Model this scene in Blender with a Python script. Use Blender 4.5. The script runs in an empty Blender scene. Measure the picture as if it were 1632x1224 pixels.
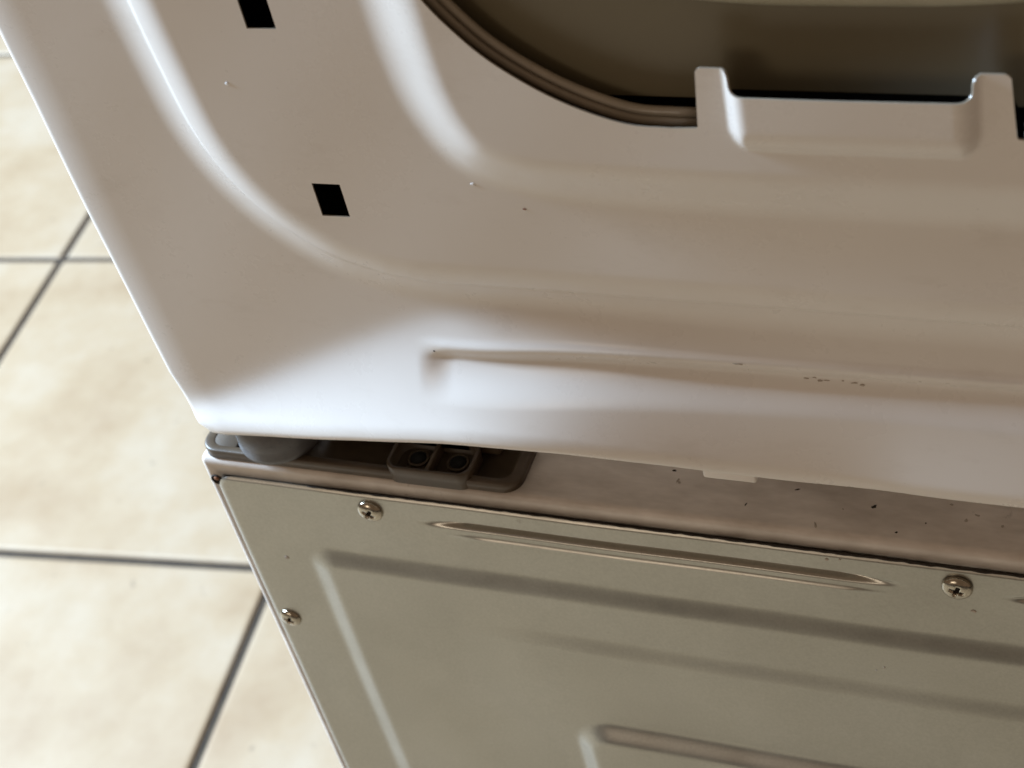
import bpy, bmesh, math, random
import numpy as np
from mathutils import Matrix, Vector

random.seed(7)
rng = np.random.default_rng(7)
sc = bpy.context.scene
col = sc.collection

ZT = 0.90                      # height of the back panel's top edge above the floor

# ------------------------------------------------------------------ camera
cam_d = bpy.data.cameras.new('camera')
cam = bpy.data.objects.new('camera', cam_d); col.objects.link(cam); sc.camera = cam
Rm = ((0.92738312, 0.08947692, -0.36325532),
      (0.32065739, -0.69028738, 0.64860017),
      (-0.19271582, -0.71798135, -0.6688523))
m = Matrix([[Rm[i][0], -Rm[i][1], -Rm[i][2]] for i in range(3)]).to_4x4()
m.translation = Vector((0.3511, -0.3714, 0.4486 + ZT))
cam.matrix_world = m
cam_d.sensor_width = 36.0
cam_d.lens = 36.0 * 2728.7 / 1632.0
cam_d.clip_start = 0.02; cam_d.clip_end = 100.0
cam_d.dof.use_dof = True
cam_d.dof.focus_distance = 0.565
cam_d.dof.aperture_fstop = 18.0

# ------------------------------------------------------------------ light
w = bpy.data.worlds.new('World'); sc.world = w; w.use_nodes = True
bg = w.node_tree.nodes['Background']
bg.inputs[0].default_value = (1.0, 0.70, 0.47, 1); bg.inputs[1].default_value = 0.19

def area_light(name, loc, aim, sx, sy, power, color):
    l = bpy.data.lights.new(name, 'AREA'); l.shape = 'RECTANGLE'; l.size = sx; l.size_y = sy
    l.energy = power; l.color = color
    o = bpy.data.objects.new(name, l); col.objects.link(o); o.location = loc
    o.rotation_euler = (Vector(aim) - Vector(loc)).to_track_quat('-Z', 'Y').to_euler()
    return o
area_light('window_light', (-3.6, 0.17, 2.95), (0.0, 0.1, 0.75), 1.1, 1.5, 740.0, (0.60, 0.79, 1.0))

area_light('fill_light', (-0.9, -2.9, 1.75), (0.2, 0.0, 0.9), 1.0, 0.8, 9.0, (1.0, 0.86, 0.70))  # added fill lamp without a known source, lifts the flats and pressed steps
sc.view_settings.view_transform = 'Standard'; sc.view_settings.look = 'None'
sc.view_settings.exposure = 0.10; sc.view_settings.gamma = 1.0
sc.view_settings.use_curve_mapping = False
sc.render.engine = 'CYCLES'
sc.cycles.max_bounces = 8

# ------------------------------------------------------------------ material helpers
class N:
    def __init__(self, name):
        self.m = bpy.data.materials.new(name); self.m.use_nodes = True
        self.t = self.m.node_tree; self.p = self.t.nodes['Principled BSDF']
    def add(self, typ, **kw):
        n = self.t.nodes.new(typ)
        for k, v in kw.items(): setattr(n, k, v)
        return n
    def link(self, a, b): self.t.links.new(a, b)
    def coords(self):
        return self.add('ShaderNodeTexCoord').outputs['Object']
    def noise(self, scale, detail=4, rough=0.6, vec=None, stretch=None):
        n = self.add('ShaderNodeTexNoise'); n.inputs['Scale'].default_value = scale
        n.inputs['Detail'].default_value = detail; n.inputs['Roughness'].default_value = rough
        v = vec or self.coords()
        if stretch:
            mp = self.add('ShaderNodeMapping'); mp.inputs['Scale'].default_value = stretch
            self.link(v, mp.inputs[0]); v = mp.outputs[0]
        self.link(v, n.inputs['Vector']); return n.outputs['Fac']
    def ramp(self, fac, stops):
        r = self.add('ShaderNodeValToRGB')
        el = r.color_ramp.elements
        while len(el) < len(stops): el.new(0.5)
        for e, (p, c) in zip(el, stops):
            e.position = p; e.color = (*c, 1) if len(c) == 3 else c
        self.link(fac, r.inputs[0]); return r.outputs[0]
    def mix(self, fac, a, b, mode='MIX'):
        n = self.add('ShaderNodeMix', data_type='RGBA', blend_type=mode)
        for s, v in ((n.inputs[0], fac), (n.inputs[6], a), (n.inputs[7], b)):
            if isinstance(v, (int, float)): s.default_value = v
            elif isinstance(v, tuple): s.default_value = (*v, 1)
            else: self.link(v, s)
        return n.outputs[2]
    def bump(self, h, strength, dist):
        b = self.add('ShaderNodeBump'); b.inputs['Strength'].default_value = strength
        b.inputs['Distance'].default_value = dist
        self.link(h, b.inputs['Height']); self.link(b.outputs[0], self.p.inputs['Normal'])
    def set(self, **kw):
        for k, v in kw.items():
            k = k.replace('_', ' ')
            s = self.p.inputs[k]
            if isinstance(v, (int, float)): s.default_value = v
            elif isinstance(v, tuple): s.default_value = (*v, 1)
            else: self.link(v, s)
        return self

g = lambda v: (v, v, v)
M = {}
def mat_white():
    n = N('white_enamel')
    a = n.noise(9, 3); c = n.ramp(a, [(0.3, (0.745, 0.695, 0.65)), (0.7, (0.785, 0.735, 0.69))])
    sme = n.ramp(n.noise(28, 6, 0.72, stretch=(1, 1, 2.2)), [(0.55, g(0)), (0.75, g(0.22))])
    c = n.mix(sme, c, (0.52, 0.45, 0.38))
    dus = n.ramp(n.noise(330, 3, 0.6), [(0.755, g(0)), (0.80, g(0.45))])
    c = n.mix(dus, c, (0.34, 0.27, 0.21))
    n.set(Base_Color=c, Roughness=n.ramp(n.noise(30, 5, 0.7), [(0.3, g(0.23)), (0.7, g(0.36))]))
    n.p.inputs['Specular IOR Level'].default_value = 0.45
    n.bump(n.noise(420, 3), 0.035, 0.0003)
    return n.m
M['white'] = mat_white()
def mat_cabinet():
    n = N('cabinet_enamel')
    a = n.noise(22, 5, 0.65, stretch=(0.6, 1.6, 1)); sm = n.ramp(a, [(0.36, g(0.05)), (0.64, g(0.85))])
    c = n.mix(sm, (0.80, 0.73, 0.67), (0.40, 0.34, 0.29))
    s2 = n.noise(130, 5, 0.7, stretch=(1, 0.6, 1)); m2 = n.ramp(s2, [(0.62, g(0)), (0.72, g(0.75))])
    lo = n.noise(18, 2); m3 = n.ramp(lo, [(0.5, g(0)), (0.62, g(1))])
    c = n.mix(n.mix(1.0, m2, m3, 'MULTIPLY'), c, (0.10, 0.075, 0.05))
    n.set(Base_Color=c, Roughness=0.42)
    n.bump(n.noise(500, 2), 0.08, 0.0002)
    return n.m
M['cabinet'] = mat_cabinet()
def mat_zinc():
    n = N('galvanised_steel')
    a = n.noise(900, 2, 0.6); b = n.noise(16, 5, 0.6)
    c1 = n.ramp(a, [(0.3, (0.395, 0.378, 0.335)), (0.7, (0.44, 0.422, 0.376))])
    c2 = n.ramp(b, [(0.35, (0.93, 0.925, 0.91)), (0.65, (1, 1, 1))])
    c = n.mix(1.0, c1, c2, 'MULTIPLY')
    s = n.noise(75, 6, 0.72); sm = n.ramp(s, [(0.64, g(0)), (0.72, g(0.5))])
    lo = n.noise(11, 2); m3 = n.ramp(lo, [(0.52, g(0)), (0.64, g(1))])
    c = n.mix(n.mix(1.0, sm, m3, 'MULTIPLY'), c, (0.16, 0.13, 0.095))
    r = n.ramp(n.noise(40, 5), [(0.3, g(0.29)), (0.7, g(0.38))])
    n.set(Base_Color=c, Metallic=0.94, Roughness=r)
    n.bump(n.noise(700, 3), 0.10, 0.0002)
    return n.m
M['zinc'] = mat_zinc()
def simple(name, c, rough, metal=0.0, nscale=60, var=0.2, bump=0.1, bdist=0.0004):
    n = N(name); a = n.noise(nscale, 5, 0.65)
    lo = tuple(x * (1 - var) for x in c); hi = tuple(min(1, x * (1 + var)) for x in c)
    n.set(Base_Color=n.ramp(a, [(0.3, lo), (0.7, hi)]), Roughness=rough, Metallic=metal)
    n.bump(n.noise(nscale * 6, 3), bump, bdist)
    return n.m
M['screw'] = simple('zinc_plated_screw', (0.46, 0.415, 0.34), 0.16, 1.0, 300, 0.25, 0.15)
M['bracket'] = simple('taupe_plastic', (0.080, 0.056, 0.035), 0.42, 0, 120, 0.18)
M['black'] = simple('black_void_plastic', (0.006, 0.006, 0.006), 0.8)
M['rust'] = simple('rusty_metal', (0.23, 0.10, 0.05), 0.7, 0.2, 500, 0.5, 0.4)
M['grime_shade'] = simple('dark_grime_and_shade', (0.022, 0.014, 0.009), 0.8, 0, 800, 0.4, 0.3)  # real dirt, also the painted shade of screw slots, cabinet hole and seam
M['chip'] = simple('pale_dust', (0.86, 0.86, 0.88), 0.6)
M['smear'] = simple('faint_scuff', (0.42, 0.36, 0.30), 0.6, 0, 900, 0.3)
M['gasket_dim_edge'] = simple('grey_gasket_dim_edge', (0.36, 0.315, 0.255), 0.26, 0.0, 80, 0.12)
M['trim'] = simple('olive_grey_trim', (0.43, 0.405, 0.30), 0.5, 0, 60, 0.1)
def mat_rubber():
    n = N('worn_rubber')
    a = n.noise(260, 5, 0.7); c = n.ramp(a, [(0.28, (0.03, 0.03, 0.032)), (0.33, (0.10, 0.10, 0.108)), (0.7, (0.135, 0.133, 0.137))])
    n.set(Base_Color=c, Roughness=0.5); n.bump(n.noise(350, 5, 0.7), 0.18, 0.0004)
    return n.m
M['rubber'] = mat_rubber()
def mat_glass():
    n = N('dark_tinted_glass')
    a = n.noise(4, 2); n.set(Base_Color=n.ramp(a, [(0.3, (0.165, 0.142, 0.090)), (0.7, (0.180, 0.152, 0.096))]), Roughness=0.34)
    n.p.inputs['Specular IOR Level'].default_value = 0.6
    n.bump(n.noise(800, 2), 0.04, 0.0002)
    return n.m
M['glass'] = mat_glass()
def mat_tile():
    n = N('cream_floor_tile')
    oi = n.add('ShaderNodeObjectInfo').outputs['Random']
    vm = n.add('ShaderNodeVectorMath', operation='ADD'); n.link(n.coords(), vm.inputs[0])
    cx = n.add('ShaderNodeCombineXYZ')
    mm = n.add('ShaderNodeMath', operation='MULTIPLY'); n.link(oi, mm.inputs[0]); mm.inputs[1].default_value = 40
    n.link(mm.outputs[0], cx.inputs[0]); n.link(mm.outputs[0], cx.inputs[2]); n.link(cx.outputs[0], vm.inputs[1])
    v = vm.outputs[0]
    a = n.noise(7, 6, 0.6, v)
    c = n.ramp(a, [(0.30, (0.315, 0.218, 0.130)), (0.5, (0.370, 0.273, 0.175)), (0.68, (0.405, 0.318, 0.226))])
    b = n.noise(26, 7, 0.72, v); bm_ = n.ramp(b, [(0.63, g(0)), (0.78, g(0.30))])
    c = n.mix(bm_, c, (0.24, 0.175, 0.11))
    s = n.noise(55, 3, 0.6, v); s_ = n.ramp(s, [(0.69, g(0)), (0.74, g(0.55))])
    c = n.mix(s_, c, (0.17, 0.125, 0.085))
    n.set(Base_Color=c, Roughness=n.ramp(n.noise(20, 4, 0.6, v), [(0.3, g(0.40)), (0.7, g(0.55))]))
    n.bump(n.noise(35, 5, 0.6, v), 0.12, 0.002)
    return n.m
M['tile'] = mat_tile()
M['grout'] = simple('brown_grout', (0.042, 0.029, 0.018), 0.9, 0, 60, 0.35, 0.4, 0.001)

# ------------------------------------------------------------------ mesh helpers
def link(name, me, mat, parent=None, smooth=True, loc=None):
    o = bpy.data.objects.new(name, me); col.objects.link(o)
    if mat is not None and not me.materials: me.materials.append(M[mat])
    if smooth:
        me.polygons.foreach_set('use_smooth', [True] * len(me.polygons))
    if parent is not None: o.parent = parent
    if loc is not None: o.location = loc
    return o
def from_data(name, v, f):
    me = bpy.data.meshes.new(name); me.from_pydata([tuple(map(float, p)) for p in v], [], f); me.validate(); me.update(); return me
def from_bm(name, bm):
    bmesh.ops.recalc_face_normals(bm, faces=bm.faces)
    me = bpy.data.meshes.new(name); bm.to_mesh(me); bm.free(); return me
def bevelled_box(name, lo, hi, r, seg=3):
    bm = bmesh.new(); bmesh.ops.create_cube(bm, size=1)
    lo = Vector(lo); hi = Vector(hi)
    for v in bm.verts: v.co = Vector([lo[i] + (v.co[i] + 0.5) * (hi[i] - lo[i]) for i in range(3)])
    bmesh.ops.bevel(bm, geom=list(bm.edges), offset=r, segments=seg, profile=0.5, affect='EDGES')
    return from_bm(name, bm)
def rrect(x0, x1, y0, y1, r, n=6):
    pts = []
    for cx, cy, a0 in ((x1 - r, y1 - r, 0), (x0 + r, y1 - r, 90), (x0 + r, y0 + r, 180), (x1 - r, y0 + r, 270)):
        for k in range(n + 1):
            a = math.radians(a0 + 90 * k / n); pts.append((cx + r * math.cos(a), cy + r * math.sin(a)))
    return pts
def wall_ring(name, outer, inner, z0, z1, zi=None, r=0.0006):
    """closed ring between two outlines with the same point count; zi = floor inside (adds a floor)"""
    n = len(outer); zi = z0 if zi is None else zi
    V = []; F = []
    def loop(p, z): 
        b = len(V); V.extend((x, y, z) for x, y in p); return b
    def lerp(a, b, t): return [(p[0] + (q[0] - p[0]) * t, p[1] + (q[1] - p[1]) * t) for p, q in zip(a, b)]
    ls = [loop(outer, z0), loop(outer, z1 - r), loop(lerp(outer, inner, 0.08), z1 - r * 0.3), loop(lerp(outer, inner, 0.2), z1),
          loop(lerp(outer, inner, 0.8), z1), loop(lerp(outer, inner, 0.92), z1 - r * 0.3), loop(inner, z1 - r), loop(inner, zi)]
    for a, b in zip(ls, ls[1:]):
        for k in range(n): F.append((a + k, a + (k + 1) % n, b + (k + 1) % n, b + k))
    F.append(tuple(ls[-1] + k for k in range(n)))
    F.append(tuple(reversed([ls[0] + k for k in range(n)])))
    bm = bmesh.new(); me = from_data(name, V, F); bm.from_mesh(me); bpy.data.meshes.remove(me)
    return from_bm(name, bm)
def lathe(name, prof, seg=40, axis='z'):
    V = []; F = []
    for r, h in prof:
        for k in range(seg):
            a = 2 * math.pi * k / seg
            V.append((r * math.cos(a), r * math.sin(a), h) if axis == 'z' else (r * math.cos(a), -h, r * math.sin(a)))
    for i in range(len(prof) - 1):
        for k in range(seg):
            F.append((i * seg + k, i * seg + (k + 1) % seg, (i + 1) * seg + (k + 1) % seg, (i + 1) * seg + k))
    F.append(tuple(range(seg))); F.append(tuple((len(prof) - 1) * seg + k for k in range(seg)))
    bm = bmesh.new(); me = from_data(name, V, F); bm.from_mesh(me); bpy.data.meshes.remove(me)
    return from_bm(name, bm)
def tube(name, path, r, seg=10, flat=1.0):
    """path: list of 3-d points lying near one x-z plane; section seg-gon"""
    P = np.array(path, float); V = []; F = []; n = len(P)
    T = np.gradient(P, axis=0); T /= np.linalg.norm(T, axis=1)[:, None]
    Yv = np.array([0, 1.0, 0])
    for i in range(n):
        b = np.cross(T[i], Yv); b /= np.linalg.norm(b)
        rr = r[i] if hasattr(r, '__len__') else r
        for k in range(seg):
            a = 2 * math.pi * k / seg
            V.append(P[i] + rr * (math.cos(a) * b + flat * math.sin(a) * Yv))
    for i in range(n - 1):
        for k in range(seg): F.append((i * seg + k, i * seg + (k + 1) % seg, (i + 1) * seg + (k + 1) % seg, (i + 1) * seg + k))
    F.append(tuple(range(seg))); F.append(tuple((n - 1) * seg + k for k in range(seg)))
    bm = bmesh.new(); me = from_data(name, V, F); bm.from_mesh(me); bpy.data.meshes.remove(me)
    return from_bm(name, bm)
def sm(t, a, b):
    t = np.clip((t - a) / (b - a), 0, 1); return t * t * (3 - 2 * t)
def catmull(P, k=8):
    P = np.array(P, float); Q = np.vstack([2 * P[0] - P[1], P, 2 * P[-1] - P[-2]]); out = []
    for i in range(1, len(Q) - 2):
        for j in range(k):
            t = j / k
            out.append(0.5 * (2 * Q[i] + (Q[i + 1] - Q[i - 1]) * t + (2 * Q[i - 1] - 5 * Q[i] + 4 * Q[i + 1] - Q[i + 2]) * t * t
                              + (3 * Q[i] - Q[i - 1] - 3 * Q[i + 1] + Q[i + 2]) * t ** 3))
    out.append(P[-1]); return np.array(out)
def poly_sdf(x, z, C):
    """signed distance to a CLOSED outline C (positive inside) and nearest points"""
    A = C; B = np.roll(C, -1, 0)
    best = np.full(x.shape, 1e9); nx = np.zeros_like(x); nz = np.zeros_like(x); ins = np.zeros(x.shape, bool)
    for (ax, az), (bx, bz) in zip(A, B):
        dx, dz = bx - ax, bz - az; L = dx * dx + dz * dz
        if L < 1e-14: continue
        t = np.clip(((x - ax) * dx + (z - az) * dz) / L, 0, 1)
        px = ax + t * dx; pz = az + t * dz; d = (x - px) ** 2 + (z - pz) ** 2
        mk = d < best; best = np.where(mk, d, best); nx = np.where(mk, px, nx); nz = np.where(mk, pz, nz)
        if abs(dz) > 1e-12:
            c = ((az > z) != (bz > z)) & (x < dx * (z - az) / dz + ax); ins ^= c
    return np.where(ins, 1, -1) * np.sqrt(best), nx, nz

XC, ZC = 0.267, 0.300           # symmetry axes of the cover (x) and of its lid opening (z)
def lines(a, b, h): return list(np.linspace(a, b, max(2, int(round((b - a) / h)) + 1)))
def merge(vals, fixed, eps=0.00025):
    v = [t for t in vals if all(abs(t - f) > eps for f in fixed)] + list(fixed)
    return np.array(sorted(set(round(t, 6) for t in v)))

# ------------------------------------------------------------------ floor
floor = link('floor', bevelled_box('floor', (-6, -5, -0.06), (6, 7, -0.004), 0.002, 1), 'grout', smooth=False)
floor['kind'] = 'structure'; floor['label'] = 'cream tiled floor with dark grout joints'
YAW = 0.09724; TU, TV, GAP = 0.5125, 0.5248, 0.0100
def tile_mesh():
    hx, hy = (TU - GAP) / 2, (TV - GAP) / 2
    o = rrect(-hx, hx, -hy, hy, 0.004, 3); i1 = rrect(-hx + .0015, hx - .0015, -hy + .0015, hy - .0015, 0.004, 3)
    i2 = rrect(-hx + .005, hx - .005, -hy + .005, hy - .005, 0.005, 3)
    n = len(o); V = [(x, y, -0.0105) for x, y in o] + [(x, y, -0.0022) for x, y in o] + [(x, y, -0.0006) for x, y in i1] + [(x, y, 0) for x, y in i2]
    F = []
    for l in range(3):
        for k in range(n): F.append((l * n + k, l * n + (k + 1) % n, (l + 1) * n + (k + 1) % n, (l + 1) * n + k))
    F.append(tuple(3 * n + k for k in range(n)))
    return from_data('tile', V, F)
tm = tile_mesh()
cu, su = math.cos(YAW), math.sin(YAW)
for i in range(-5, 5):
    for j in range(-5, 5):
        u = -0.4883 + (i + 0.5) * TU; v = 0.6728 + (j + 0.5) * TV
        t = link('tile', tm, 'tile', floor, smooth=False)
        t.location = (cu * u - su * v, su * u + cu * v, random.uniform(-0.0006, 0.0002))
        t.rotation_euler = (random.uniform(-.0012, .0012), random.uniform(-.0012, .0012), YAW)

# ------------------------------------------------------------------ the appliance
app = bpy.data.objects.new('appliance', None); col.objects.link(app)
app.location = (0, 0, 0)
app['label'] = 'white household appliance with bare metal back panel and tilted up enamel cover'
app['category'] = 'appliance'
WID = 2 * XC
def part(name, me, mat, parent=app, smooth=True, lift=True, label=None):
    o = link(name, me, mat, parent, smooth)
    if parent is app: o.location = (0, 0, ZT)
    if label: o['label'] = label
    return o

# cabinet
def cabinet_mesh():
    me = bevelled_box('cabinet', (0, 0, -0.86), (WID, 0.60, 0.008), 0.0026, 4)
    bm = bmesh.new(); bm.from_mesh(me); bpy.data.meshes.remove(me)
    back = max((f for f in bm.faces if f.normal.y < -.99), key=lambda f: f.calc_area())
    bmesh.ops.inset_individual(bm, faces=[back], thickness=.0075, depth=0)
    bmesh.ops.inset_individual(bm, faces=[back], thickness=.0003, depth=-.014)
    return from_bm('cabinet', bm)
cabinet = part('cabinet', cabinet_mesh(), 'cabinet', label='white enamel cabinet with smudged dusty rim')
cabinet.modifiers.new('wn', 'WEIGHTED_NORMAL')
for x in (0.05, WID - 0.05):
    for y in (0.06, 0.54):
        f_ = link('foot', lathe('foot', [(0.012, 0), (0.012, 0.03), (0.022, 0.033), (0.024, 0.05)], 24), 'black', cabinet); f_.scale = (1, 1, -1); f_.location = (x, y, -0.85)
for x in (0.0046, WID - 0.0046):
    h_ = link('hole_shade_disc', lathe('hole_shade_disc', [(0.0026, 0.0), (0.0026, 0.0004), (0.0022, 0.0006), (0.0019, 0.0001), (0.0004, 0.0001)], 20, 'y'), 'grime_shade', cabinet)  # no hole is cut: dark disc painted for the shade inside one
    h_.location = (x, 0, -0.0034)
    r_ = link('rust_spot', lathe('rust_spot', [(0.0011, 0.0), (0.0011, 0.0006), (0.0006, 0.0009)], 12, 'y'), 'rust', cabinet); r_.location = (x + 0.0002, 0, -0.0024)

def blob_mesh(name, r, squash, normal='y', n=9, seed=0):
    rd = random.Random(seed); V = []; F = []
    ring = [(r * (0.55 + 0.75 * rd.random()) * math.cos(2 * math.pi * k / n), squash * r * (0.55 + 0.75 * rd.random()) * math.sin(2 * math.pi * k / n)) for k in range(n)]
    for h, s in ((0, 1), (0.00012, 0.9), (0.0002, 0.5)):
        for a, b in ring: V.append((a * s, -h, b * s) if normal == 'y' else (a * s, b * s, h))
    for l in range(2):
        for k in range(n): F.append((l * n + k, l * n + (k + 1) % n, (l + 1) * n + (k + 1) % n, (l + 1) * n + k))
    F.append(tuple(2 * n + k for k in range(n)))
    bm = bmesh.new(); me = from_data(name, V, F); bm.from_mesh(me); bpy.data.meshes.remove(me)
    return from_bm(name, bm)
for k, (x, y, r) in enumerate([(.1862, .0209, .0007), (.1887, .0165, .0007), (.1894, .0155, .0008), (.258, .0146, .0011), (.2404, .0035, .0008), (.2673, .0045, .0006),
                               (.2887, .0132, .0009), (.292, .016, .0007), (.276, .010, .0005), (.248, .012, .0005), (.231, .0185, .0006), (.3005, .0125, .0008), (.283, .0195, .0007), (.215, .009, .0005)]):
    s_ = link('dirt_speck', blob_mesh('dirt_speck', r * (1.0, 1.9, .8)[k % 3], (0.7, .3, .9)[k % 3], 'z', 9, k), ('grime_shade', 'smear', 'smear', 'grime_shade', 'smear')[k % 5], cabinet); s_.rotation_euler.z = k * 1.3; s_.location = (x, y, 0.008)

# back panel: pressed sheet with ribs
def lr(t, a, b):
    e = (b - a) * .12
    return .7 * np.clip((t - a) / (b - a), 0, 1) + .3 * sm(t, a, b)
def panel_height(x, z):
    m_ = XC - np.abs(x - XC)
    y = np.zeros_like(x)
    # long pressed beads along the top: wide upper flank, sharp lower one, a finer bead under it
    for x0, x1 in ((0.088, 0.2715), (0.3005, 0.446)):
        e = sm(np.minimum(x - x0, x1 - x), 0, 0.024); e2 = sm(np.minimum(x - x0 - .010, x1 - x - .004), 0, 0.02)
        up = .0088 + .0016 * (1 - e)
        y += e * .0030 * sm(-z, up, up + .0010) * (1 - sm(-z, .0114, .0134))
        y -= e2 * .0007 * sm(-z, .0158, .0170) * (1 - sm(-z, .0170, .0179))
    # raised field with a rounded corner, a second lower step inside it, and a sunk inner plate
    def field(x0, z0, r):
        ax = np.clip(x0 + r - m_, 0, 1); az = np.clip(z + z0 + r, 0, 1)
        return np.where((m_ < x0 + r) & (z > -(z0 + r)), r - np.hypot(ax, az), np.minimum(m_ - x0, -z0 - z))
    y -= 0.0026 * lr(field(.0340, .0352, .012), 0, .0092)
    y -= 0.0017 * sm(m_, .085, .160) * lr(-z, .0655, .0738)
    y -= 0.0045 * lr(field(.1325, .1185, .018), 0, .0090)
    # hand-made waviness
    y += 0.00025 * np.sin(x * 23 + 1) * np.sin(z * 19 + .5) + 0.00012 * np.sin(x * 71 + z * 40)
    return y
def back_panel():
    xs = merge(lines(0, .34, .0014) + lines(.34, WID - .01, .004), [])
    zs = merge(lines(-.0305, 0, .0005) + lines(-.078, -.031, .0008) + lines(-.21, -.079, .0014) + lines(-.74, -.214, .008), [])[::-1]
    Xg, Zg = np.meshgrid(xs, zs); r = 0.0075
    t = np.clip(r + Zg, 0, r); ins = r - np.sqrt(np.maximum(r * r - t * t, 0))
    half = XC - 0.005
    s = (Xg - Xg.max() / 2) / (Xg.max() / 2)
    edge = np.sign(s) * np.clip((np.abs(s) - 0.93) / 0.07, 0, 1)
    x = XC + s * half - edge * ins
    y = -0.0016 + panel_height(x, Zg)
    b = np.minimum(np.minimum(x - (XC - half) - ins, (XC + half) - ins - x), -Zg)
    y = y + 0.0008 * (1 - sm(b, 0, 0.0016))
    nr, nc = x.shape
    V = np.stack([x, y, Zg], -1).reshape(-1, 3)
    F = [(i * nc + j, (i + 1) * nc + j, (i + 1) * nc + j + 1, i * nc + j + 1) for i in range(nr - 1) for j in range(nc - 1)]
    o = part('back_panel', from_data('back_panel', V, F), 'zinc', label='bare galvanised steel panel with pressed ribs')
    md = o.modifiers.new('thick', 'SOLIDIFY'); md.thickness = 0.0007; md.offset = -1; es = o.modifiers.new('split', 'EDGE_SPLIT'); es.split_angle = math.radians(50)
    return o
panel = back_panel()

def screw_mesh():
    R, H = 0.0052, 0.0022; seg = 48; rings = [0.0, 0.0006, 0.0011, 0.0016, 0.0021, 0.0026, 0.0032, 0.0038, 0.0044, 0.0049, R]
    V = []; F = []
    def cross(x, z):
        a = min(abs(x), abs(z)); b = max(abs(x), abs(z))
        wdt = 0.00058
        if b < 0.0025:
            e = 1 - min(1, max(0, (a - wdt * .7) / (wdt * .6))); l = 1 - min(1, max(0, (b - 0.0018) / 0.0007)); return 0.0018 * e * l
        return 0
    for r in rings:
        for k in range(seg):
            a = 2 * math.pi * k / seg + 0.4; x, z = r * math.cos(a), r * math.sin(a)
            h = 0.0005 + H * math.sqrt(max(0, 1 - (r / (R * 1.005)) ** 2.6))
            V.append((x, -(h - cross(x, z)), z))
    V += [(R * math.cos(2 * math.pi * k / seg + .4), 0, R * math.sin(2 * math.pi * k / seg + .4)) for k in range(seg)]
    n = len(rings) + 1
    for i in range(n - 1):
        for k in range(seg): F.append((i * seg + k, i * seg + (k + 1) % seg, (i + 1) * seg + (k + 1) % seg, (i + 1) * seg + k))
    bm = bmesh.new(); me = from_data('screw', V, F); bm.from_mesh(me); bpy.data.meshes.remove(me)
    bmesh.ops.remove_doubles(bm, verts=bm.verts, dist=1e-6)
    for f in bm.faces:
        c = f.calc_center_median()
        if min(abs(c.x), abs(c.z)) < .0006 and max(abs(c.x), abs(c.z)) < .0019: f.material_index = 1  # shade of the cross recess painted in with a dark material
    me = from_bm('screw', bm); me.materials.append(M['screw']); me.materials.append(M['grime_shade'])
    return me
sm_ = screw_mesh()
for k, (x, z) in enumerate([(.0706, -.0083), (.0122, -.0854), (.2877, -.0086), (WID - .0706, -.0083), (WID - .0122, -.0854)]):
    s_ = link('screw', sm_, 'screw', panel); s_.location = (x, -.0016, z)
    s_.rotation_euler = ((0.0, (0.6, 2.0, 0.35, 1.0, 1.7)[k], 0.0)); s_.scale = (1, 1, 1)
    if k == 1: s_.scale = (.92, .92, .92)
# dark strip coloured in for the seam's shadow gap and the dirt in it
xs = np.arange(.046, WID - .046, .0022)
seam = [(x, -0.0012 + .0001 * rng.normal(), .00045 + .00010 * rng.normal()) for x in xs]
rad = [(.00014 + .00026 * float(sm(np.array(x), .06, .26)) + .00014 * abs(rng.normal())) for x in xs]
link('seam_shadow_grime', tube('seam_shadow_grime', seam, rad, 6, 0.9), 'grime_shade', panel)
for k, (x, z, r) in enumerate([(.293, -.0205, .0009), (.262, -.0555, .0005), (.259, -.058, .0004), (.2445, -.003, .0007), (.249, -.0022, .0005), (.023, -.045, .0011)]):
    s_ = link('smudge', blob_mesh('smudge', r, .9, 'y', 9, 30 + k), 'smear', panel); s_.location = (x, float(-.0016 + panel_height(np.array([x]), np.array([z]))[0]) - .00002, z)

# ------------------------------------------------------------------ top cover (stands upright on its hinges)
Y0, A1, A2, AB = .0005, .009, .007, .004
YI = Y0 - A1 - A2                # level of the field around the lid opening
crease_q = np.vstack([[[XC, .1126]], catmull([(.20, .1126), (.1336, .1128), (.1171, .1142), (.1081, .1161), (.0943, .1209), (.0826, .1295), (.0728, .1401), (.0642, .1543), (.0590, .1700), (.0563, .1919), (.0545, .2152), (.0535, .25), (.0530, .30)], 5)])
band_q = np.vstack([[[XC, .1494]], catmull([(.205, .1494), (.1855, .1500), (.1713, .1513), (.1600, .1543), (.1509, .1586), (.1445, .1645), (.1396, .1727), (.1353, .1847), (.1330, .2001), (.1320, .2188), (.1318, .25), (.1318, .30)], 5)])
open_q = np.vstack([[(XC, .1978), (.2383, .1978), (.2370, .1983), (.2364, .1994), (.2363, .2022), (.2360, .2034), (.2350, .2040), (.2292, .2040), (.2281, .2037), (.2276, .2028), (.2262, .1850)],
                    catmull([(.2190, .1846), (.2069, .1853), (.1944, .1895), (.1824, .1958), (.1707, .2043), (.1626, .2128), (.1551, .2234), (.1475, .240), (.1425, .265), (.1410, .30)], 6)])
plain_q = np.vstack([[(XC, .1846)], open_q[11:]])
def closed2(Q, U):
    U = np.array(U)[::-1].copy(); U[:, 1] = 2 * ZC - U[:, 1]
    L = np.vstack([Q, U[1:]]); R = L[::-1].copy(); R[:, 0] = 2 * XC - R[:, 0]
    return np.vstack([L, R[1:-1]])
CRE, BAN, OPN = closed2(crease_q, crease_q), closed2(band_q, band_q), closed2(open_q, plain_q)
LEFT = np.array([(0.0117, 0.0286), (.0072, .0305), (.0045, .0390), (.0018, .0524), (.0004, .0746), (-.0008, .0972), (-.0022, .1270), (-.0028, .1473), (-.0034, .1723), (-.0044, .1948), (-.0055, .25), (-.006, .6)])
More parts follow.
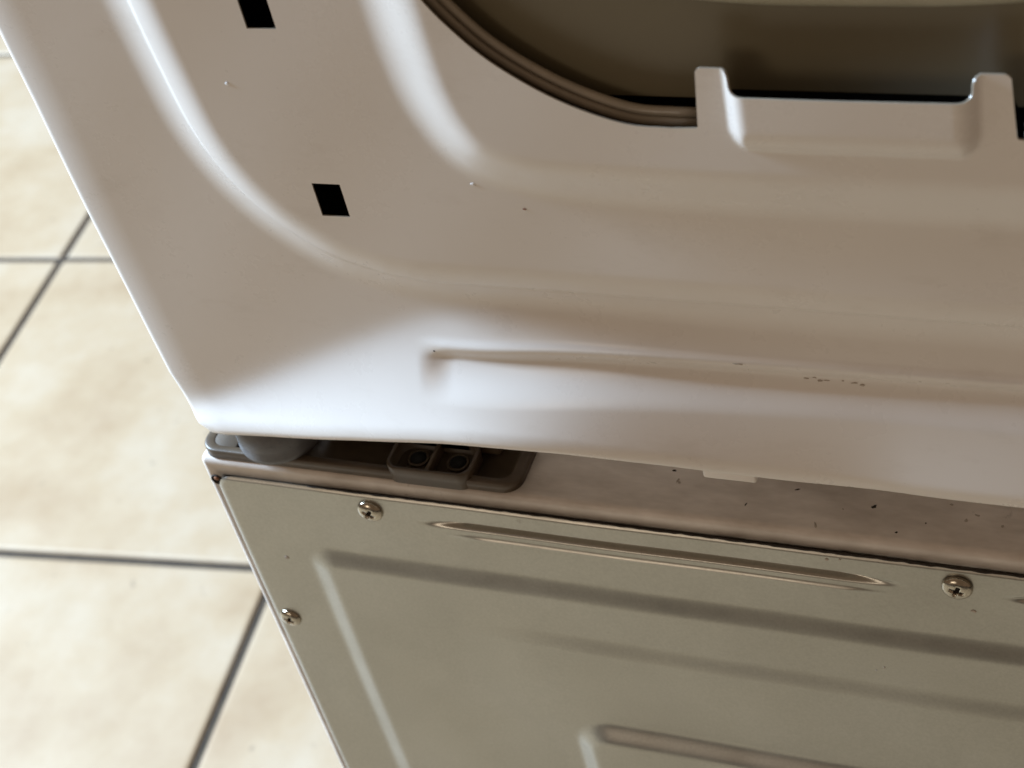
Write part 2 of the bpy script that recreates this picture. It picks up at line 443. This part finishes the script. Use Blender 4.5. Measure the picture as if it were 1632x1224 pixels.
BOT = catmull([(0.0070, 0.0234), (0.0324, 0.0294), (0.0626, 0.0362), (0.0911, 0.0427), (0.1280, 0.0499), (0.1601, 0.0516), (0.1917, 0.0485), (0.2172, 0.0446), (0.2448, 0.0405), (0.2742, 0.0384), (0.3090, 0.0382), (.38, 0.0382), (.44, 0.0382), (.49, .0355), (.522, .0265)], 6)
BOT[:, 1] += .0012 * np.exp(-((BOT[:, 0] - .14) / .06) ** 2)
RR = .003
CHN = catmull([(.100, .0795), (.1224, .0815), (.1571, .0850), (.1792, .0858), (.2050, .0853), (.2315, .0845), (.267, .0842)], 5)
def cover_y(x, z):
    xm = XC - np.abs(x - XC)
    d1, _, _ = poly_sdf(x, z, CRE); d2, _, _ = poly_sdf(x, z, BAN)
    # the lower flange flares outward, most of all left and right of the middle
    zf = .0355 + (xm - .0055) / 1.91
    zf = .106 - .008 * np.log1p(np.exp((.106 - zf) / .008))
    s = np.where(z < ZC, zf - z, -1.0); s = .0026 * np.log1p(np.exp(np.maximum(s, -.1) / .0026))
    yo = Y0 - (.47 - .34 * sm(x, .125, .275) * sm(WID - x, .03, .10)) * s
    k1 = .80 * sm(d1, -.014, .013) + .20 * sm(d1, -.0022, .0022)
    y = yo * (1 - k1) + (Y0 - A1) * k1
    y -= A2 * sm(d2, 0, .0225)
    # long pressed channel in the lower flange
    ex = sm(xm, .1135, .1265)
    zu = z - np.interp(xm, CHN[:, 0], CHN[:, 1])
    gz = sm(-zu, -.0026, .0026) * (1 - sm(-zu, .0036, .0160))
    y += .0030 * ex * gz * np.where(z < .11, 1, 0)
    y -= .0008 * ex * np.exp(-((zu - .0038) / .0014) ** 2)
    # edges ease back before they roll over
    ed = xm - np.interp(z, LEFT[:, 1], LEFT[:, 0]); y += .0013 * np.clip(1 - ed / .015, 0, 1) ** 2
    eb = z - np.interp(x, BOT[:, 0], BOT[:, 1]); y += .0026 * np.clip(1 - eb / .0085, 0, 1) ** 2
    # raised boss between the hinge tabs
    bx = np.abs(x - XC)
    b = np.minimum(.0320 - bx, (z - .1785) * .62)
    cx = np.clip(bx - .0260, 0, 1); cz = np.clip(.1865 - z, 0, 1)
    b = np.where((bx > .0260) & (z < .1865), np.minimum(.0060 - np.hypot(cx, cz * .75), b), b)
    b = np.clip(b / .0058, 0, 1)
    y -= AB * (1 - (1 - b) ** 2.2) * np.where(z < ZC, 1, 0)
    # slight out-of-flatness of pressed sheet
    y += .00018 * np.sin(x * 31 + z * 17) + .00010 * np.sin(x * 83 - z * 61 + 1)
    return y
HOLES = [(.0982, .1078, .1412, .1539), (.0941, .1037, .2090, .2217)]
HOLES += [(WID - b_, WID - a_, c_, e_) for a_, b_, c_, e_ in HOLES]
def top_cover():
    xs = merge(lines(0, .044, .0009) + lines(.0445, .08, .0005) + lines(.0809, .222, .0009) + lines(.2228, .312, .0008) + lines(.313, .35, .0015) + lines(.354, WID, .004), [v for h in HOLES for v in h[:2]])
    zs = merge(lines(.045, .107, .0009) + lines(.1074, .118, .0004) + lines(.1189, .176, .0009) + lines(.1768, .206, .0008) + lines(.2072, .24, .0015) + lines(.244, .57, .004), [v for h in HOLES for v in h[2:]])
    ZB = .045
    Xg, Zg = np.meshgrid(xs, zs)
    x = Xg.copy(); z = Zg.copy()
    for _ in range(4):
        left = np.interp(z, LEFT[:, 1], LEFT[:, 0]) + RR
        xm = XC - np.abs(Xg - XC); k = np.clip(1 - xm / .08, 0, 1)
        xmm = xm + left * k; x = np.where(Xg < XC, xmm, 2 * XC - xmm)
        bot = np.interp(x, BOT[:, 0], BOT[:, 1]) + RR
        kz = np.clip(1 - (Zg - ZB) / .05, 0, 1); z = Zg + (bot - ZB) * kz
    d, nx, nz = poly_sdf(x, z, OPN)
    hh = .28 * np.minimum(np.gradient(Xg, axis=1), np.gradient(Zg, axis=0))
    snap = np.abs(d) < hh
    x = np.where(snap, nx, x); z = np.where(snap, nz, z); d = np.where(snap, 0, d)
    nr, nc = x.shape
    PX = list(x.ravel()); PZ = list(z.ravel()); D = d.ravel(); cut = {}
    def crossing(a, b):
        k = (a, b) if a < b else (b, a)
        if k not in cut:
            t = D[a] / (D[a] - D[b]); cut[k] = len(PX)
            PX.append(PX[a] + (PX[b] - PX[a]) * t); PZ.append(PZ[a] + (PZ[b] - PZ[a]) * t)
        return cut[k]
    F = []
    for i in range(nr - 1):
        for j in range(nc - 1):
            xc, zc = (Xg[i, j] + Xg[i, j + 1]) / 2, (Zg[i, j] + Zg[i + 1, j]) / 2
            if any(a < xc < b and c < zc < e for a, b, c, e in HOLES): continue
            q = (i * nc + j, i * nc + j + 1, (i + 1) * nc + j + 1, (i + 1) * nc + j)
            dq = [D[k] for k in q]
            if max(dq) <= 0: F.append(q); continue
            if min(dq) >= 0: continue
            out = []
            for k in range(4):
                a, b = q[k], q[(k + 1) % 4]
                if D[a] <= 0: out.append(a)
                if D[a] * D[b] < 0: out.append(crossing(a, b))
            if len(out) > 2: F.append(tuple(out))
    PX = np.array(PX); PZ = np.array(PZ)
    V = [tuple(p) for p in np.stack([PX, cover_y(PX, PZ), PZ], -1)]
    # rolled outer edge, and a skirt extended deep to block light from the rim
    per = [(0, j) for j in range(nc)] + [(i, nc - 1) for i in range(1, nr)] + [(nr - 1, j) for j in range(nc - 2, -1, -1)] + [(i, 0) for i in range(nr - 2, 0, -1)]
    ids = [i * nc + j for i, j in per]; P = np.array([V[k] for k in ids]); n = len(ids)
    T = np.roll(P, -1, 0) - np.roll(P, 1, 0); O = np.stack([T[:, 2], np.zeros(n), -T[:, 0]], -1)
    for _ in range(3): O = (np.roll(O, 1, 0) + O + np.roll(O, -1, 0)) / 3
    O /= np.linalg.norm(O, axis=1)[:, None]
    prev = ids
    for a in (22, 45, 67, 90, None):
        if a is None:
            Q = P + O * RR; Q[:, 1] = .110
        else:
            ar = math.radians(a); Q = P + O * RR * math.sin(ar); Q[:, 1] += RR * (1 - math.cos(ar))
        b0 = len(V); V += [tuple(q) for q in Q]; cur = [b0 + k for k in range(n)]
        for k in range(n): F.append((prev[k], cur[k], cur[(k + 1) % n], prev[(k + 1) % n]))
        prev = cur
    me = from_data('top_cover', V, F)
    bm = bmesh.new(); bm.from_mesh(me)
    bmesh.ops.delete(bm, geom=[v for v in bm.verts if not v.link_faces], context='VERTS')
    bmesh.ops.recalc_face_normals(bm, faces=bm.faces)
    if sum(f.normal.y * f.calc_area() for f in bm.faces) > 0: bmesh.ops.reverse_faces(bm, faces=bm.faces)
    bm.to_mesh(me); bm.free()
    o = part('top_cover', me, 'white', label='glossy white pressed enamel cover standing upright')
    md = o.modifiers.new('thick', 'SOLIDIFY'); md.thickness = .0006; md.offset = -1; o.data.materials.append(M['gasket_dim_edge']); md.material_offset_rim = 1; es = o.modifiers.new('split', 'EDGE_SPLIT'); es.split_angle = math.radians(50)  # cut edges coloured darker to hold down the light they catch
    return o
cover = top_cover()
link('dark_backing', bevelled_box('dark_backing', (.004, .0200, .056), (WID - .004, .0260, .562), .002, 1), 'black', cover, smooth=False)  # black sheet added so the square holes look dark
# small stop tab under the lower lip
link('stop_tab', bevelled_box('stop_tab', (.2085, -.0098, .0402), (.2265, -.0072, .0500), .0011, 3), 'white', cover)
# lid behind the opening: dark pane, moulded edge strip, trim
def lid_mesh():
    o = [(.115, .1856), (XC - .0395, .1856), (XC - .0380, .1886), (XC + .0380, .1886), (XC + .0395, .1856), (WID - .115, .1856), (WID - .115, .425), (.115, .425)]
    n = len(o); V = [(x, -.0025, z) for x, z in o] + [(x, .0025, z) for x, z in o]
    F = [tuple(range(n)), tuple(range(2 * n - 1, n - 1, -1))] + [(k, k + n, (k + 1) % n + n, (k + 1) % n) for k in range(n)]
    bm = bmesh.new(); me = from_data('lid', V, F); bm.from_mesh(me); bpy.data.meshes.remove(me)
    return from_bm('lid', bm)
lid = link('lid', lid_mesh(), 'glass', cover, smooth=False)
lid['label'] = 'dark olive pane seen through the cover opening'
def strip(dof, y, r, nm):
    q = open_q[11:]
    T = np.gradient(q, axis=0); nrm_ = np.stack([-T[:, 1], T[:, 0]], -1); nrm_ /= np.linalg.norm(nrm_, axis=1)[:, None]
    if nrm_[0, 1] < 0: nrm_ = -nrm_
    p = q + nrm_ * dof
    p = np.vstack([[[.2250, p[0, 1]]], p])
    for sgn in (1, -1):
        pp = p.copy()
        if sgn < 0: pp[:, 0] = 2 * XC - pp[:, 0]
        link(nm, tube(nm, [(a, y, b) for a, b in pp], r, 12), 'gasket_dim_edge', cover)
strip(.0002, -.0082, .0014, 'edge_strip')
strip(-.0026, -.0088, .0016, 'edge_strip')
tp = catmull([(.1900, .250), (.2020, .2320), (.2198, .2226), (.2411, .2198), (XC, .2194)], 6)
tp = np.vstack([tp, np.stack([2 * XC - tp[::-1][1:, 0], tp[::-1][1:, 1]], -1)])
link('lid_trim', tube('lid_trim', [(a, -.0035, b) for a, b in tp], .0042, 12, .5), 'trim', cover)
# specks and scuffs on the cover
def on_cover(nm, x, z, r, mt, k, sq=.8):
    y = float(cover_y(np.array([x]), np.array([z]))[0])
    s_ = link(nm, blob_mesh(nm, r, sq, 'y', 9, k), mt, cover); s_.location = (x, y - .00001, z)
on_cover('paint_chip', .0810, .1899, .0008, 'chip', 50); on_cover('paint_chip', .1526, .1566, .0008, 'chip', 51)
on_cover('dirt_speck', .1671, .1482, .0006, 'rust', 52); on_cover('dirt_speck', .1205, .0825, .0004, 'grime_shade', 53)
for k, (x, z, r) in enumerate([(.2440, .0812, .0005), (.2480, .0806, .0008), (.2500, .0809, .0004), (.2585, .0806, .0006), (.2610, .0800, .0007), (.2240, .0880, .0007), (.2465, .0817, .0004), (.2550, .0811, .0004)]):
    on_cover('scuff', x, z, r * (1.9, 1.2, 2.4)[k % 3], 'smear', 60 + k, (.28, .5, .2)[k % 3])

# ------------------------------------------------------------------ hinge bracket on the rim
bx0, bx1, by0, by1 = .0012, .1335, .0008, .046
bracket = part('hinge_bracket', wall_ring('hinge_bracket', rrect(bx0, bx1, by0, by1, .007), rrect(bx0 + .0045, bx1 - .0045, by0 + .0035, by1 - .0035, .004),   .0081, .0124, .0096), 'bracket', label='taupe plastic hinge bracket on the cabinet rim')
link('end_plate', bevelled_box('end_plate', (bx0 + .003, by0 + .003, .0097), (.0165, by1 - .003, .0121), .0006, 2), 'bracket', bracket)
link('hinge_arm', bevelled_box('hinge_arm', (.050, .016, .0099), (.122, .040, .0185), .002, 3), 'bracket', bracket)
kb = link('rubber_buffer', lathe('rubber_buffer', [(.0150, .0), (.0164, .0010), (.0168, .0032), (.0162, .0062), (.0166, .0070), (.0164, .0140), (.0158, .0150), (.0156, .023), (.0145, .0245)], 48), 'rubber', bracket)
kb.location = (.0328, .0128, .0120)
cup = link('socket', wall_ring('socket', rrect(.0815, .1155, -.0004, .0175, .005), rrect(.0830, .1140, .0010, .0160, .0042), .0082, .0158, .0090), 'bracket', bracket)
link('divider', bevelled_box('divider', (.0975, .0012, .0091), (.0989, .0158, .0150), .0003, 1), 'bracket', bracket)
for x in (.0905, .1065):
    link('screw_boss', wall_ring('screw_boss', rrect(x - .0044, x + .0044, .0066, .0150, .0041), rrect(x - .0032, x + .0032, .0076, .0140, .0030),   .0091, .0108, .0095), 'bracket', bracket)
    link('hole_shade_disc', lathe('hole_shade_disc', [(.0030, 0), (.0030, .0012)], 16), 'black', bracket).location = (x, .0108, .0098)  # black disc coloured in for the shade down the hole
